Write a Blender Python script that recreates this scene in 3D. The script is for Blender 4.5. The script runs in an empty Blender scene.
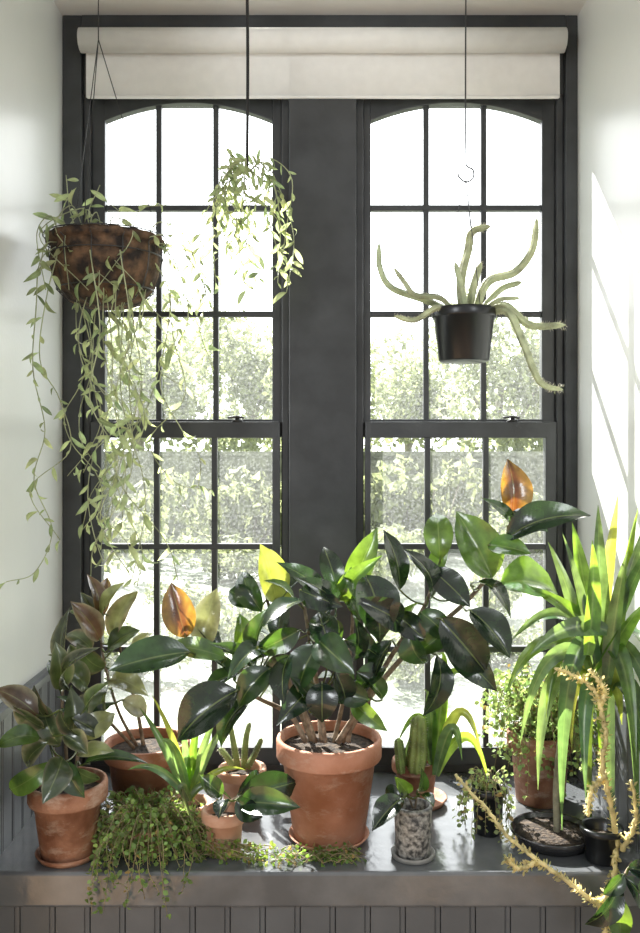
import bpy, math, random
from mathutils import Vector, Matrix, noise
R = random.Random(7)
F = 866.67; EYE = 1.5; CAMY = -2.6; SILL = 0.54; HW = 0.765
scene = bpy.context.scene
try:
    scene.view_settings.view_transform = 'Standard'
    scene.view_settings.look = 'None'
except Exception: pass

# ---------------------------------------------------------------- measuring helpers
def W(px, py, d):
    """surveyed point: horizontal / vertical bearing and distance from the viewpoint -> metres"""
    k = abs(px-320)/F
    if k*d > HW-0.03: d = (HW-0.03)/k
    return Vector(((px-320)*d/F, d+CAMY, EYE-(py-450)*d/F))
def SP(px, py):
    d = (EYE-SILL)*F/(py-450)
    return Vector(((px-320)*d/F, d+CAMY, SILL)), d
XW = lambda px: (px-320)*0.003
ZW = lambda py: EYE-(py-450)*0.003

# ---------------------------------------------------------------- materials
def newmat(name):
    m = bpy.data.materials.new(name); m.use_nodes = True
    nt = m.node_tree
    return m, nt, nt.nodes, nt.links, nt.nodes['Principled BSDF']
def simple(name, col, rough=0.5, var=0.0, scale=8, bump=0.0, bscale=60, metal=0, col2=None, spec=0.5, trans=0, bloom=0):
    m, nt, N, L, b = newmat(name)
    b.inputs['Roughness'].default_value = rough
    b.inputs['Metallic'].default_value = metal
    b.inputs['Specular IOR Level'].default_value = spec
    b.inputs['Base Color'].default_value = (*col, 1)
    tc = N.new('ShaderNodeTexCoord')
    if var > 0 or col2:
        n = N.new('ShaderNodeTexNoise'); n.inputs['Scale'].default_value = scale; n.inputs['Detail'].default_value = 6
        L.new(tc.outputs['Object'], n.inputs['Vector'])
        r = N.new('ShaderNodeValToRGB')
        c2 = col2 if col2 else tuple(min(1, c*(1+var)) for c in col)
        c1 = col if col2 else tuple(c*(1-var) for c in col)
        r.color_ramp.elements[0].color = (*c1, 1); r.color_ramp.elements[1].color = (*c2, 1)
        r.color_ramp.elements[0].position = .38; r.color_ramp.elements[1].position = .66
        L.new(n.outputs['Fac'], r.inputs['Fac'])
        if bloom:
            nb = N.new('ShaderNodeTexNoise'); nb.inputs['Scale'].default_value = 17; nb.inputs['Detail'].default_value = 9; nb.inputs['Roughness'].default_value = .7
            mp = N.new('ShaderNodeMapping'); mp.inputs['Scale'].default_value = (1, 1, 2.2); mp.inputs['Location'].default_value = (3, 1, 2)
            L.new(tc.outputs['Object'], mp.inputs['Vector']); L.new(mp.outputs[0], nb.inputs['Vector'])
            rb_ = N.new('ShaderNodeMapRange'); rb_.inputs['From Min'].default_value = .52; rb_.inputs['From Max'].default_value = .72; rb_.inputs['To Max'].default_value = bloom
            L.new(nb.outputs['Fac'], rb_.inputs['Value']); mb_ = N.new('ShaderNodeMix'); mb_.data_type = 'RGBA'
            L.new(rb_.outputs[0], mb_.inputs['Factor']); L.new(r.outputs['Color'], mb_.inputs['A']); mb_.inputs['B'].default_value = (.55, .42, .33, 1)
            L.new(mb_.outputs['Result'], b.inputs['Base Color'])
        else: L.new(r.outputs['Color'], b.inputs['Base Color'])
    if bump > 0:
        n2 = N.new('ShaderNodeTexNoise'); n2.inputs['Scale'].default_value = bscale; n2.inputs['Detail'].default_value = 5
        L.new(tc.outputs['Object'], n2.inputs['Vector'])
        bp = N.new('ShaderNodeBump'); bp.inputs['Strength'].default_value = bump; bp.inputs['Distance'].default_value = 0.01
        L.new(n2.outputs['Fac'], bp.inputs['Height']); L.new(bp.outputs['Normal'], b.inputs['Normal'])
    if trans > 0:
        t = N.new('ShaderNodeBsdfTranslucent'); t.inputs['Color'].default_value = (*col, 1)
        mx = N.new('ShaderNodeMixShader'); mx.inputs[0].default_value = trans
        L.new(b.outputs[0], mx.inputs[1]); L.new(t.outputs[0], mx.inputs[2])
        L.new(mx.outputs[0], N['Material Output'].inputs['Surface'])
    return m
def leafmat(name, rough=0.35, tr=0.4, rib=(0.3, 0.36, 0.12), ribw=0.022, spec=0.5, veins=True, coat=0):
    m, nt, N, L, b = newmat(name)
    a = N.new('ShaderNodeAttribute'); a.attribute_name = 'Col'
    t = N.new('ShaderNodeAttribute'); t.attribute_name = 'Trn'
    uv = N.new('ShaderNodeUVMap'); uv.uv_map = 'UVMap'
    sx = N.new('ShaderNodeSeparateXYZ'); L.new(uv.outputs[0], sx.inputs[0])
    s1 = N.new('ShaderNodeMath'); s1.operation = 'SUBTRACT'; L.new(sx.outputs[0], s1.inputs[0]); s1.inputs[1].default_value = .5
    s2 = N.new('ShaderNodeMath'); s2.operation = 'ABSOLUTE'; L.new(s1.outputs[0], s2.inputs[0])
    s3 = N.new('ShaderNodeMath'); s3.operation = 'LESS_THAN'; L.new(s2.outputs[0], s3.inputs[0]); s3.inputs[1].default_value = ribw
    s4 = N.new('ShaderNodeMath'); s4.operation = 'MULTIPLY'; L.new(s3.outputs[0], s4.inputs[0]); s4.inputs[1].default_value = .35
    tc = N.new('ShaderNodeTexCoord'); nz = N.new('ShaderNodeTexNoise'); nz.inputs['Scale'].default_value = 28; nz.inputs['Detail'].default_value = 4
    L.new(tc.outputs['Object'], nz.inputs['Vector'])
    hr = N.new('ShaderNodeMapRange'); hr.inputs['From Min'].default_value = .3; hr.inputs['From Max'].default_value = .7; hr.inputs['To Min'].default_value = .6; hr.inputs['To Max'].default_value = 1.45
    L.new(nz.outputs['Fac'], hr.inputs['Value'])
    vm = N.new('ShaderNodeVectorMath'); vm.operation = 'SCALE'; L.new(a.outputs['Color'], vm.inputs[0]); L.new(hr.outputs[0], vm.inputs['Scale'])
    mx = N.new('ShaderNodeMix'); mx.data_type = 'RGBA'
    L.new(s4.outputs[0], mx.inputs['Factor']); L.new(vm.outputs[0], mx.inputs['A']); mx.inputs['B'].default_value = (*rib, 1)
    L.new(mx.outputs['Result'], b.inputs['Base Color'])
    b.inputs['Roughness'].default_value = rough; b.inputs['Specular IOR Level'].default_value = spec
    if coat: b.inputs['Coat Weight'].default_value = coat; b.inputs['Coat Roughness'].default_value = .1
    vt = N.new('ShaderNodeVectorMath'); vt.operation = 'SCALE'; L.new(t.outputs['Color'], vt.inputs[0]); L.new(hr.outputs[0], vt.inputs['Scale'])
    tb = N.new('ShaderNodeBsdfTranslucent'); L.new(vt.outputs[0], tb.inputs['Color'])
    if veins:
        v1 = N.new('ShaderNodeMath'); v1.operation = 'MULTIPLY_ADD'; L.new(s2.outputs[0], v1.inputs[0]); v1.inputs[1].default_value = -30
        v2 = N.new('ShaderNodeMath'); v2.operation = 'MULTIPLY'; L.new(sx.outputs[1], v2.inputs[0]); v2.inputs[1].default_value = 110
        L.new(v2.outputs[0], v1.inputs[2])
        v3 = N.new('ShaderNodeMath'); v3.operation = 'SINE'; L.new(v1.outputs[0], v3.inputs[0])
        bp = N.new('ShaderNodeBump'); bp.inputs['Strength'].default_value = .05; bp.inputs['Distance'].default_value = .001
        L.new(v3.outputs[0], bp.inputs['Height']); L.new(bp.outputs['Normal'], b.inputs['Normal'])
    ms = N.new('ShaderNodeMixShader'); ms.inputs[0].default_value = tr
    L.new(b.outputs[0], ms.inputs[1]); L.new(tb.outputs[0], ms.inputs[2])
    L.new(ms.outputs[0], N['Material Output'].inputs['Surface'])
    return m
M = {}
M['wall'] = simple('wall_paint', (0.62, 0.635, 0.60), .32, var=.04, scale=2, bump=.05, bscale=90)
M['ceil'] = simple('ceiling_paint', (0.7, 0.7, 0.68), .7, var=.03, scale=2)
M['frame'] = simple('dark_window_paint', (0.036, 0.038, 0.040), .33, var=.25, scale=9, bump=.08, bscale=40)
M['grey'] = simple('grey_sill_paint', (0.075, 0.08, 0.085), .16, col2=(.135, .14, .145), scale=7, bump=.18, bscale=18, spec=.9)
M['bead'] = simple('grey_beadboard_paint', (0.085, 0.09, 0.095), .4, var=.15, scale=5, bump=.05)
M['floor'] = simple('floor_wood', (0.25, 0.16, 0.09), .5, var=.2, scale=4)
M['shade'] = simple('shade_fabric', (0.87, 0.86, 0.83), .8, var=.03, scale=30, bump=.08, bscale=300, trans=.3)
M['terra'] = simple('terracotta', (0.30, 0.115, 0.055), .75, col2=(0.46, 0.22, 0.14), scale=9, bump=.18, bscale=120, bloom=.5)
M['terra_dark'] = simple('weathered_terracotta', (0.20, 0.08, 0.04), .8, col2=(0.40, 0.20, 0.12), scale=14, bump=.3, bscale=80, bloom=.8)
M['terra_pale'] = simple('pale_terracotta', (0.46, 0.24, 0.15), .8, col2=(0.58, 0.38, 0.27), scale=12, bump=.15, bloom=.4)
M['soil'] = simple('soil', (0.015, 0.01, 0.007), .95, col2=(0.08, 0.055, 0.035), scale=70, bump=1, bscale=140)
M['black'] = simple('black_plastic', (0.008, 0.009, 0.011), .3, var=.2)
M['wire'] = simple('dark_wire', (0.02, 0.02, 0.02), .4, var=.1)
M['cord'] = simple('black_cord', (0.01, 0.01, 0.01), .8, var=.2, scale=200)
M['metal'] = simple('dark_metal', (0.06, 0.06, 0.06), .35, var=.1, metal=.8)
M['bark'] = simple('grey_brown_bark', (0.14, 0.10, 0.065), .85, col2=(0.30, 0.24, 0.17), scale=60, bump=.5, bscale=150)
M['trunkpale'] = simple('pale_cane_bark', (0.2, 0.19, 0.13), .8, var=.3, scale=40, bump=.5)
M['coco'] = simple('dark_coir', (0.015, 0.010, 0.008), .9, col2=(0.15, 0.085, 0.045), scale=30, bump=.6, bscale=90)
M['ceramic'] = simple('speckled_ceramic', (0.035, 0.035, 0.035), .35, col2=(0.36, 0.35, 0.32), scale=95, bump=.1)
M['stoneware'] = simple('grey_stoneware', (0.2, 0.195, 0.18), .5, var=.2, scale=20)
M['darkglaze'] = simple('dark_glazed_dish', (0.02, 0.02, 0.022), .15, var=.2)
M['rubber'] = leafmat('rubber_leaf', .22, .28, spec=.7, coat=.6)
M['vine'] = leafmat('vine_leaf', .4, .5, rib=(.6, .65, .35), ribw=.06, veins=False)
M['tiny'] = leafmat('tiny_leaf', .5, .5, ribw=.0, veins=False)
M['stemv'] = leafmat('green_stem', .5, .15, ribw=.0, veins=False)
M['strap'] = leafmat('strap_leaf', .25, .4, ribw=.05, veins=False, spec=.8)
M['tree'] = leafmat('tree_leaf', .7, .5, ribw=.0, veins=False)
M['treebark'] = simple('tree_bark', (0.3, 0.27, 0.22), .9, var=.2)
M['ground'] = simple('pale_paving', (0.09, 0.11, 0.075), .9, col2=(0.30, 0.32, 0.27), scale=1.3)
m, nt, N, L, b = newmat('rubble_stone')
tc = N.new('ShaderNodeTexCoord'); nz = N.new('ShaderNodeTexNoise'); nz.inputs['Scale'].default_value = 5; nz.inputs['Detail'].default_value = 12; nz.inputs['Roughness'].default_value = .75
L.new(tc.outputs['Object'], nz.inputs['Vector'])
r = N.new('ShaderNodeValToRGB'); r.color_ramp.elements[0].color = (.10, .12, .08, 1); r.color_ramp.elements[1].color = (.42, .45, .33, 1)
r.color_ramp.elements[0].position = .38; r.color_ramp.elements[1].position = .62
L.new(nz.outputs['Fac'], r.inputs['Fac']); L.new(r.outputs['Color'], b.inputs['Base Color'])
b.inputs['Roughness'].default_value = .9
M['stone'] = m
# dusty old window glass
m, nt, N, L, b = newmat('dusty_window_glass')
g = N.new('ShaderNodeBsdfGlossy'); g.inputs['Roughness'].default_value = .02
t = N.new('ShaderNodeBsdfTransparent'); t.inputs['Color'].default_value = (.97, .98, .98, 1)
x = N.new('ShaderNodeMixShader'); x.inputs[0].default_value = .04
L.new(t.outputs[0], x.inputs[1]); L.new(g.outputs[0], x.inputs[2])
tb = N.new('ShaderNodeBsdfTranslucent'); tb.inputs['Color'].default_value = (.9, .93, .92, 1)
tc = N.new('ShaderNodeTexCoord'); nz = N.new('ShaderNodeTexNoise'); nz.inputs['Scale'].default_value = 130; nz.inputs['Detail'].default_value = 3
L.new(tc.outputs['Object'], nz.inputs['Vector']); mr = N.new('ShaderNodeMapRange')
mr.inputs['From Min'].default_value = .45; mr.inputs['From Max'].default_value = .75; mr.inputs['To Min'].default_value = .035; mr.inputs['To Max'].default_value = .11
L.new(nz.outputs['Fac'], mr.inputs['Value'])
x2 = N.new('ShaderNodeMixShader'); L.new(mr.outputs[0], x2.inputs[0]); L.new(x.outputs[0], x2.inputs[1]); L.new(tb.outputs[0], x2.inputs[2])
L.new(x2.outputs[0], N['Material Output'].inputs['Surface'])
M['glass'] = m

# ---------------------------------------------------------------- mesh builder
class MB:
    def __init__(s): s.v = []; s.f = []; s.c = []; s.t = []; s.uv = []
    def add(s, vs, fs, col=(1, 1, 1), trn=(1, 1, 1), uvs=None):
        o = len(s.v); s.v += vs; s.f += [tuple(i+o for i in f) for f in fs]
        if isinstance(col, list): s.c += col
        else: s.c += [col]*len(vs)
        if isinstance(trn, list): s.t += trn
        else: s.t += [trn]*len(vs)
        s.uv += uvs if uvs else [(0, 0)]*len(vs)
def put(mb, name, mat, parent=None, smooth=True, bevel=0, label=None):
    o0 = parent.location if parent else Vector((0, 0, 0))
    if parent is None:
        xs = [p[0] for p in mb.v]; ys = [p[1] for p in mb.v]; zs = [p[2] for p in mb.v]
        o0 = Vector(((min(xs)+max(xs))/2, (min(ys)+max(ys))/2, min(zs)))
    me = bpy.data.meshes.new(name)
    me.from_pydata([(p[0]-o0[0], p[1]-o0[1], p[2]-o0[2]) for p in mb.v], [], mb.f)
    for an, src in (('Col', mb.c), ('Trn', mb.t)):
        at = me.color_attributes.new(an, 'FLOAT_COLOR', 'POINT')
        buf = []
        for c in src: buf += [c[0], c[1], c[2], 1.0]
        at.data.foreach_set('color', buf)
    uvl = me.uv_layers.new(name='UVMap')
    idx = [0]*len(me.loops); me.loops.foreach_get('vertex_index', idx)
    buf = []
    for i in idx: buf += [mb.uv[i][0], mb.uv[i][1]]
    uvl.data.foreach_set('uv', buf)
    me.materials.append(mat)
    if smooth: me.polygons.foreach_set('use_smooth', [True]*len(me.polygons))
    me.update()
    ob = bpy.data.objects.new(name, me); scene.collection.objects.link(ob)
    if parent: ob.parent = parent
    else: ob.location = o0
    if bevel:
        bv = ob.modifiers.new('bevel', 'BEVEL'); bv.width = bevel; bv.segments = 3; bv.limit_method = 'ANGLE'
    if label: ob['label'] = label
    return ob
def tag(ob, label, cat): ob['label'] = label; ob['category'] = cat; return ob
def struct(ob, label, cat='structure'):
    ob['kind'] = 'structure'; ob['label'] = label; ob['category'] = cat; return ob
def empty(name, loc, label, cat):
    e = bpy.data.objects.new(name, None); e.empty_display_size = .05; e.location = loc
    scene.collection.objects.link(e); tag(e, label, cat); return e
def box(mb, x0, x1, y0, y1, z0, z1):
    vs = [(x0, y0, z0), (x1, y0, z0), (x1, y1, z0), (x0, y1, z0), (x0, y0, z1), (x1, y0, z1), (x1, y1, z1), (x0, y1, z1)]
    mb.add(vs, [(0, 3, 2, 1), (4, 5, 6, 7), (0, 1, 5, 4), (1, 2, 6, 5), (2, 3, 7, 6), (3, 0, 4, 7)])
def lathe(mb, c, prof, n=48, wob=None):
    vs = []; fs = []
    for (r_, z_) in prof:
        for i in range(n):
            a = 2*math.pi*i/n
            k = 1+(wob(a, z_) if wob else 0)
            vs.append((c[0]+r_*k*math.cos(a), c[1]+r_*k*math.sin(a), c[2]+z_))
    for j in range(len(prof)-1):
        for i in range(n):
            fs.append((j*n+i, j*n+(i+1) % n, (j+1)*n+(i+1) % n, (j+1)*n+i))
    if prof[0][0] > 0: fs.append(tuple(range(n))[::-1])
    mb.add(vs, fs)
def smoothpath(P, n=6):
    P = [Vector(p) for p in P]
    if len(P) < 3:
        return [P[0].lerp(P[-1], i/n) for i in range(n+1)]
    Q = [P[0]*2-P[1]]+P+[P[-1]*2-P[-2]]; out = []
    for i in range(1, len(Q)-2):
        a, b, c, d = Q[i-1], Q[i], Q[i+1], Q[i+2]
        for k in range(n):
            t = k/n
            out.append(.5*((2*b)+(c-a)*t+(2*a-5*b+4*c-d)*t*t+(-a+3*b-3*c+d)*t**3))
    out.append(P[-1]); return out
def tube(mb, P, r0, r1=None, sides=8, col=(1, 1, 1), trn=(.2, .3, .05), ribs=0, rib=.3, prof=None):
    if r1 is None: r1 = r0
    n = len(P); vs = []; fs = []; up = Vector((0.13, .2, 1)).normalized()
    T0 = (P[1]-P[0]).normalized(); s = T0.cross(up)
    if s.length < 1e-3: s = T0.cross(Vector((1, 0, 0)))
    s.normalize()
    for i in range(n):
        T = (P[min(i+1, n-1)]-P[max(i-1, 0)]); T = T.normalized() if T.length > 1e-9 else T0
        s = (s-T*s.dot(T)); s.normalize(); q = T.cross(s)
        t = i/(n-1); r_ = r0+(r1-r0)*t
        if prof: r_ = prof(t)
        for k in range(sides):
            a = 2*math.pi*k/sides
            rr = r_*(1+rib*math.cos(a*ribs)) if ribs else r_
            vs.append(P[i]+s*math.cos(a)*rr+q*math.sin(a)*rr)
    for i in range(n-1):
        for k in range(sides):
            fs.append((i*sides+k, i*sides+(k+1) % sides, (i+1)*sides+(k+1) % sides, (i+1)*sides+k))
    fs.append(tuple(range(sides))[::-1]); fs.append(tuple((n-1)*sides+k for k in range(sides)))
    mb.add(vs, fs, col, trn, [(.9, .5)]*len(vs))
def wprof(kind, t):
    if kind == 'ficus':
        w = math.sin(math.pi*min(1, t**.88))**.72 if 0 < t < 1 else 0
        if t > .88: w *= .75
        return w
    if kind == 'strap': return min(1, .5+2*t)*max(0, 1-t**2.2)
    return math.sin(math.pi*t)**.8 if 0 < t < 1 else 0
def leaf(mb, b, tip, w, nh, kind='ficus', bend=.08, fold=.25, col=(.02, .05, .02), trn=(.2, .3, .05), seg=9, cols=4, edge=None, wavy=.0, ew=.3):
    ax = tip-b; Ln = ax.length
    if Ln < 1e-5: return
    A = ax/Ln; S = A.cross(nh)
    if S.length < 1e-3: S = A.cross(Vector((.3, .2, 1)))
    S.normalize(); Nn = S.cross(A)
    vs = []; uv = []; fs = []; cc = []; tt = []
    ph = R.random()*6
    for i in range(seg+1):
        t = i/seg; c = b+A*Ln*t+Nn*(bend*Ln*(4*t*(1-t)) - bend*Ln*.6*t*t*2)
        hw = w*.5*wprof(kind, t)+w*.01
        for j in range(cols+1):
            u = j/cols*2-1
            vs.append(c+S*hw*u+Nn*(fold*hw*abs(u)**1.5+wavy*w*math.sin(t*14+ph+u)*abs(u)))
            uv.append((u*.5+.5, t))
            if edge:
                k = min(1, max(0, (abs(u)-ew)*2.2))*R.uniform(.5, 1); cc.append(tuple(col[q]*(1-k)+edge[0][q]*k for q in range(3))); tt.append(tuple(trn[q]*(1-k)+edge[1][q]*k for q in range(3)))
            else: cc.append(col); tt.append(trn)
    for i in range(seg):
        for j in range(cols):
            a = i*(cols+1)+j; fs.append((a, a+1, a+cols+2, a+cols+1))
    mb.add(vs, fs, cc, tt, uv)
def jit(c, a=.2):
    k = 1+R.uniform(-a, a); return (c[0]*k*(1+R.uniform(-a, a)*.4), c[1]*k, c[2]*k)
def rv():
    while True:
        v = Vector((R.uniform(-1, 1), R.uniform(-1, 1), R.uniform(-1, 1)))
        if .1 < v.length < 1: return v.normalized()
def pot(par, c, rt, rb, h, rimh, mat, soil=True, rimout=.008, name='pot', label=None, sink=.025, n=56):
    mb = MB(); th = .010
    lathe(mb, c, [(rb*.93, 0), (rb, .004), (rb+(rt-rimout-rb)*(h-rimh)/h, h-rimh), (rt-.002, h-rimh+.001), (rt, h-rimh+.005), (rt*1.005, h-.006), (rt-.002, h),
                  (rt-th, h), (rt-th-.002, h-.01), (rt-th-.006, h-rimh), (rb*.9, .01), (0.0001, .01)], n)
    o = put(mb, name, mat, par, label=label)
    if soil:
        mb = MB(); prof = []
        for i in range(9): prof.append(((rt-th-.003)*(1-i/8)+.0002, h-sink+.006*math.sin(i/8*math.pi/2)))
        lathe(mb, c, prof, 40, wob=lambda a, z: .01*math.sin(a*7)); mb.v = [(p[0], p[1], p[2]+.003*noise.noise(Vector(p)*60)) for p in mb.v]
        put(mb, 'soil', M['soil'], par)
    return o
def saucer(par, c, r_, mat, h=.016):
    mb = MB(); lathe(mb, c, [(r_*.82, 0), (r_*.86, .001), (r_, h), (r_-.004, h+.001), (r_*.84, .006), (.0001, .006)], 48)
    return put(mb, 'saucer', mat, par)

# ---------------------------------------------------------------- palette
DK = ((.007, .015, .011), (.03, .07, .01)); DG = ((.014, .036, .018), (.10, .20, .02)); G_ = ((.035, .09, .025), (.32, .5, .04))
Y_ = ((.12, .17, .04), (.55, .6, .08)); O_ = ((.05, .02, .01), (.30, .10, .02)); RB = ((.07, .042, .025), (.3, .14, .05)); AM = ((.12, .08, .02), (.85, .46, .06))
OL = ((.035, .058, .028), (.25, .32, .08)); CR = ((.33, .31, .19), (.55, .52, .28)); BR = ((.02, .032, .02), (.12, .12, .03)); PK = ((.22, .16, .10), (.5, .35, .18))
ST = ((.045, .10, .05), (.22, .34, .08)); YC = ((.17, .18, .07), (.45, .48, .16))
KEY = dict(D=DK, d=DG, G=G_, Y=Y_, O=O_, R=RB, L=OL, C=CR, B=BR, S=ST, V=YC)

# ================================================================ ROOM
def wallbox(name, x0, x1, y0, y1, z0, z1, mat, label, bevel=0):
    mb = MB(); box(mb, x0, x1, y0, y1, z0, z1); return struct(put(mb, name, mat, None, smooth=False, bevel=bevel), label, 'wall')
CZ = ZW(20)
wallbox('wall_left', -HW-.14, -HW, -.95, .14, 0, CZ, M['wall'], 'pale grey-green painted plaster side wall of the window alcove')
wallbox('wall_right', HW, HW+.14, -.95, .14, 0, CZ, M['wall'], 'pale painted plaster side wall streaked with sunlight')
wallbox('wall_back', -HW, HW, .0, .14, 0, SILL, M['bead'], 'wall section below the windows')
wallbox('ceiling', -HW-.14, HW+.14, -.95, .14, CZ, CZ+.1, M['ceil'], 'pale painted plaster ceiling of the alcove')
wallbox('floor', -2.2, 2.2, -3.6, .14, -.05, 0, M['floor'], 'brown wooden floor')
def beadboard(name, a, b, z0, z1, axis, pos, sgn, label, bw=.07):
    mb = MB(); pts = []
    t = a
    while t < b-1e-4:
        e = min(b, t+bw)
        pts += [(t, .002), (t+.0015, .009), (e-.014, .009), (e-.013, .0065), (e-.0115, .0065), (e-.010, .010), (e-.0015, .009), (e-.0005, .002)]
        t = e
    vs = []; fs = []
    for (q, h) in pts:
        for z in (z0, z1):
            vs.append((q, pos+sgn*h, z) if axis == 'x' else (pos+sgn*h, q, z))
    for i in range(len(pts)-1): fs.append((2*i, 2*i+2, 2*i+3, 2*i+1))
    mb.add(vs, fs)
    return struct(put(mb, name, M['bead'], None, smooth=False), label, 'wall panelling')
beadboard('trim_1', -.95, 0, SILL, ZW(662), 'y', -HW, 1, 'grey vertical beadboard wainscot on the side wall')
beadboard('trim_2', -.95, 0, SILL, ZW(662), 'y', HW, -1, 'grey vertical beadboard wainscot on the side wall')
beadboard('trim_3', -HW, HW, 0, .46, 'x', -.612, -1, 'grey vertical beadboard below the window sill', bw=.08)
for i, s in ((4, -1), (5, 1)):
    mb = MB(); prof = [(0, 0), (.014, 0), (.016, .012), (.024, .016), (.026, .03), (.018, .034), (0, .034)]
    vs = []; z = ZW(662)
    for y in (-.95, -.002):
        for (q, h) in prof: vs.append((s*(HW-q), y, z+h-.004))
    n = len(prof); fs = [(k, (k+1) % n, n+(k+1) % n, n+k) for k in range(n)]+[tuple(range(n)), tuple(range(n, 2*n))]
    mb.add(vs, fs); struct(put(mb, 'trim_%d' % i, M['bead'], None, smooth=False), 'moulded grey cap rail above the beadboard', 'trim')
mb = MB(); box(mb, -HW+.001, HW-.001, -.63, -.004, .458, SILL)
sill = struct(put(mb, 'trim_6', M['grey'], None, smooth=False, bevel=.008), 'deep dark grey glossy painted window sill board', 'window sill')

def casing(i, x0, x1, z0, z1, y0, y1, lab, steps=()):
    mb = MB(); box(mb, x0, x1, y0, y1, z0, z1)
    for (a, b, c, d) in steps: box(mb, a, b, c, d, z0, z1)
    return struct(put(mb, 'trim_%d' % i, M['frame'], None, smooth=False, bevel=.003), lab, 'window trim')
casing(8, -HW+.001, XW(84), SILL, CZ, -.03, .1, 'dark grey painted window jamb casing', ((XW(84), XW(91), -.006, .1),))
casing(9, XW(563), HW-.001, SILL, CZ, -.03, .1, 'dark grey painted window jamb casing', ((XW(556), XW(563), -.006, .1),))
casing(10, XW(289), XW(356), SILL, ZW(40), -.035, .1, 'wide dark grey mullion post between the two windows', ((XW(281.5), XW(289), -.006, .1), (XW(356), XW(363.5), -.006, .1)))
casing(11, XW(84), XW(289), ZW(96), ZW(40), -.012, .1, 'dark grey head casing above the arched window')
casing(12, XW(356), XW(563), ZW(96), ZW(40), -.012, .1, 'dark grey head casing above the arched window')
casing(13, XW(84), XW(289), SILL, SILL+.022, -.02, .1, 'dark grey bottom stop of the window')
casing(14, XW(356), XW(563), SILL, SILL+.022, -.02, .1, 'dark grey bottom stop of the window')
casing(15, XW(84), XW(563), ZW(40), CZ, -.032, .1, 'dark grey head board against the ceiling')

def arch_z(x, xa, xb, zs, rise):
    u = (x-(xa+xb)/2)/((xb-xa)/2); return zs+rise*(1-u*u)
def window(idx, L0, R0, gl, gr, m1, m2):
    e = bpy.data.objects.new('window_%d' % idx, None); e.location = (XW((L0+R0)/2), 0, SILL+.02)
    scene.collection.objects.link(e); struct(e, 'tall dark double-hung sash window with arched top and many panes', 'window')
    x0, x1, a, b = XW(L0), XW(R0), XW(gl), XW(gr)
    top = ZW(96); zs = ZW(119); rise = ZW(101)-zs
    mb = MB(); y0, y1 = .012, .045
    box(mb, x0, a, y0, y1, ZW(437), top); box(mb, b, x1, y0, y1, ZW(437), top)
    box(mb, a, b, y0, y1, ZW(434), ZW(419))
    n = 24; vs = []; fs = []
    for i in range(n+1):
        x = a+(b-a)*i/n; z = arch_z(x, a, b, zs, rise)
        vs += [(x, y0, z), (x, y0, top), (x, y1, z), (x, y1, top)]
    for i in range(n):
        k = 4*i; fs += [(k, k+4, k+5, k+1), (k+2, k+3, k+7, k+6), (k, k+2, k+6, k+4)]
    mb.add(vs, fs)
    for m_ in (m1, m2):
        xm = XW(m_); box(mb, xm-.0085, xm+.0085, y0+.006, y1-.004, ZW(420), arch_z(xm, a, b, zs, rise)+.004)
    for h in (206, 313): box(mb, a, b, y0+.005, y1-.005, ZW(h)-.0085, ZW(h)+.0085)
    put(mb, 'upper_sash', M['frame'], e, smooth=False, bevel=.0025)
    mb = MB(); y0, y1 = -.024, .010
    box(mb, x0+.004, a-.002, y0, y1, SILL+.022, ZW(422)); box(mb, b+.002, x1-.004, y0, y1, SILL+.022, ZW(422))
    box(mb, a-.006, b+.006, y0, y1, ZW(438), ZW(422)); box(mb, a-.006, b+.006, y0, y1, SILL+.022, ZW(745))
    for m_ in (m1, m2):
        xm = XW(m_); box(mb, xm-.0085, xm+.0085, y0+.006, y1-.004, ZW(750), ZW(436))
    for h in (546, 648): box(mb, a-.006, b+.006, y0+.005, y1-.005, ZW(h)-.0085, ZW(h)+.0085)
    put(mb, 'lower_sash', M['frame'], e, smooth=False, bevel=.0025)
    mb = MB()
    mb.add([(a-.003, .03, ZW(425)), (b+.003, .03, ZW(425)), (b+.003, .03, ZW(101)), (a-.003, .03, ZW(101))], [(0, 1, 2, 3)])
    mb.add([(a-.008, -.008, ZW(750)), (b+.008, -.008, ZW(750)), (b+.008, -.008, ZW(434)), (a-.008, -.008, ZW(434))], [(0, 1, 2, 3)])
    put(mb, 'glass_pane', M['glass'], e, smooth=False)
    for xm in (XW(L0+.77*(R0-L0)),):
        mb = MB(); z = ZW(422)
        lathe(mb, (xm, -.008, z), [(.016, 0), (.017, .004), (.009, .007), (.008, .016), (.0001, .018)], 20)
        tube(mb, smoothpath([Vector((xm-.028, -.012, z+.012)), Vector((xm, -.016, z+.015)), Vector((xm+.02, -.014, z+.011))], 4), .004, .0035)
        put(mb, 'sash_lock', M['metal'], e)
window(1, 91, 281.5, 104, 272, 157.5, 215)
window(2, 363.5, 556, 371, 543, 427, 485)

# roller shade
e = empty('roller_shade', (0, -.07, ZW(45)), 'off-white fabric roller shade rolled up above both windows', 'window shade')
dsh = 2.5
def xd(px, d): return (px-320)*d/F
def zd(py, d): return EYE-(py-450)*d/F
mb = MB(); r_ = (zd(22, dsh)-zd(46, dsh))/2; zc = zd(34, dsh)-.002
P = [Vector((xd(77, dsh), -.1+r_, zc)), Vector((xd(568, dsh), -.1+r_, zc))]
tube(mb, P, r_, sides=40); put(mb, 'roller', M['shade'], e)
mb = MB(); n = 40
yf = -.1+r_*2-.006
vs = []; fs = []
zb = zd(93, 2.53)
for i in range(n+1):
    x = xd(83, 2.53)+(xd(563, 2.53)-xd(83, 2.53))*i/n
    for z in (zb, zc):
        for yy in (yf-.001+.002*math.sin(i*.5), yf+.0005+.002*math.sin(i*.5)): vs.append((x, yy, z))
for i in range(n):
    k = 4*i; fs += [(k, k+4, k+6, k+2), (k+1, k+3, k+7, k+5), (k, k+1, k+5, k+4)]
mb.add(vs, fs); put(mb, 'fabric', M['shade'], e)
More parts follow.
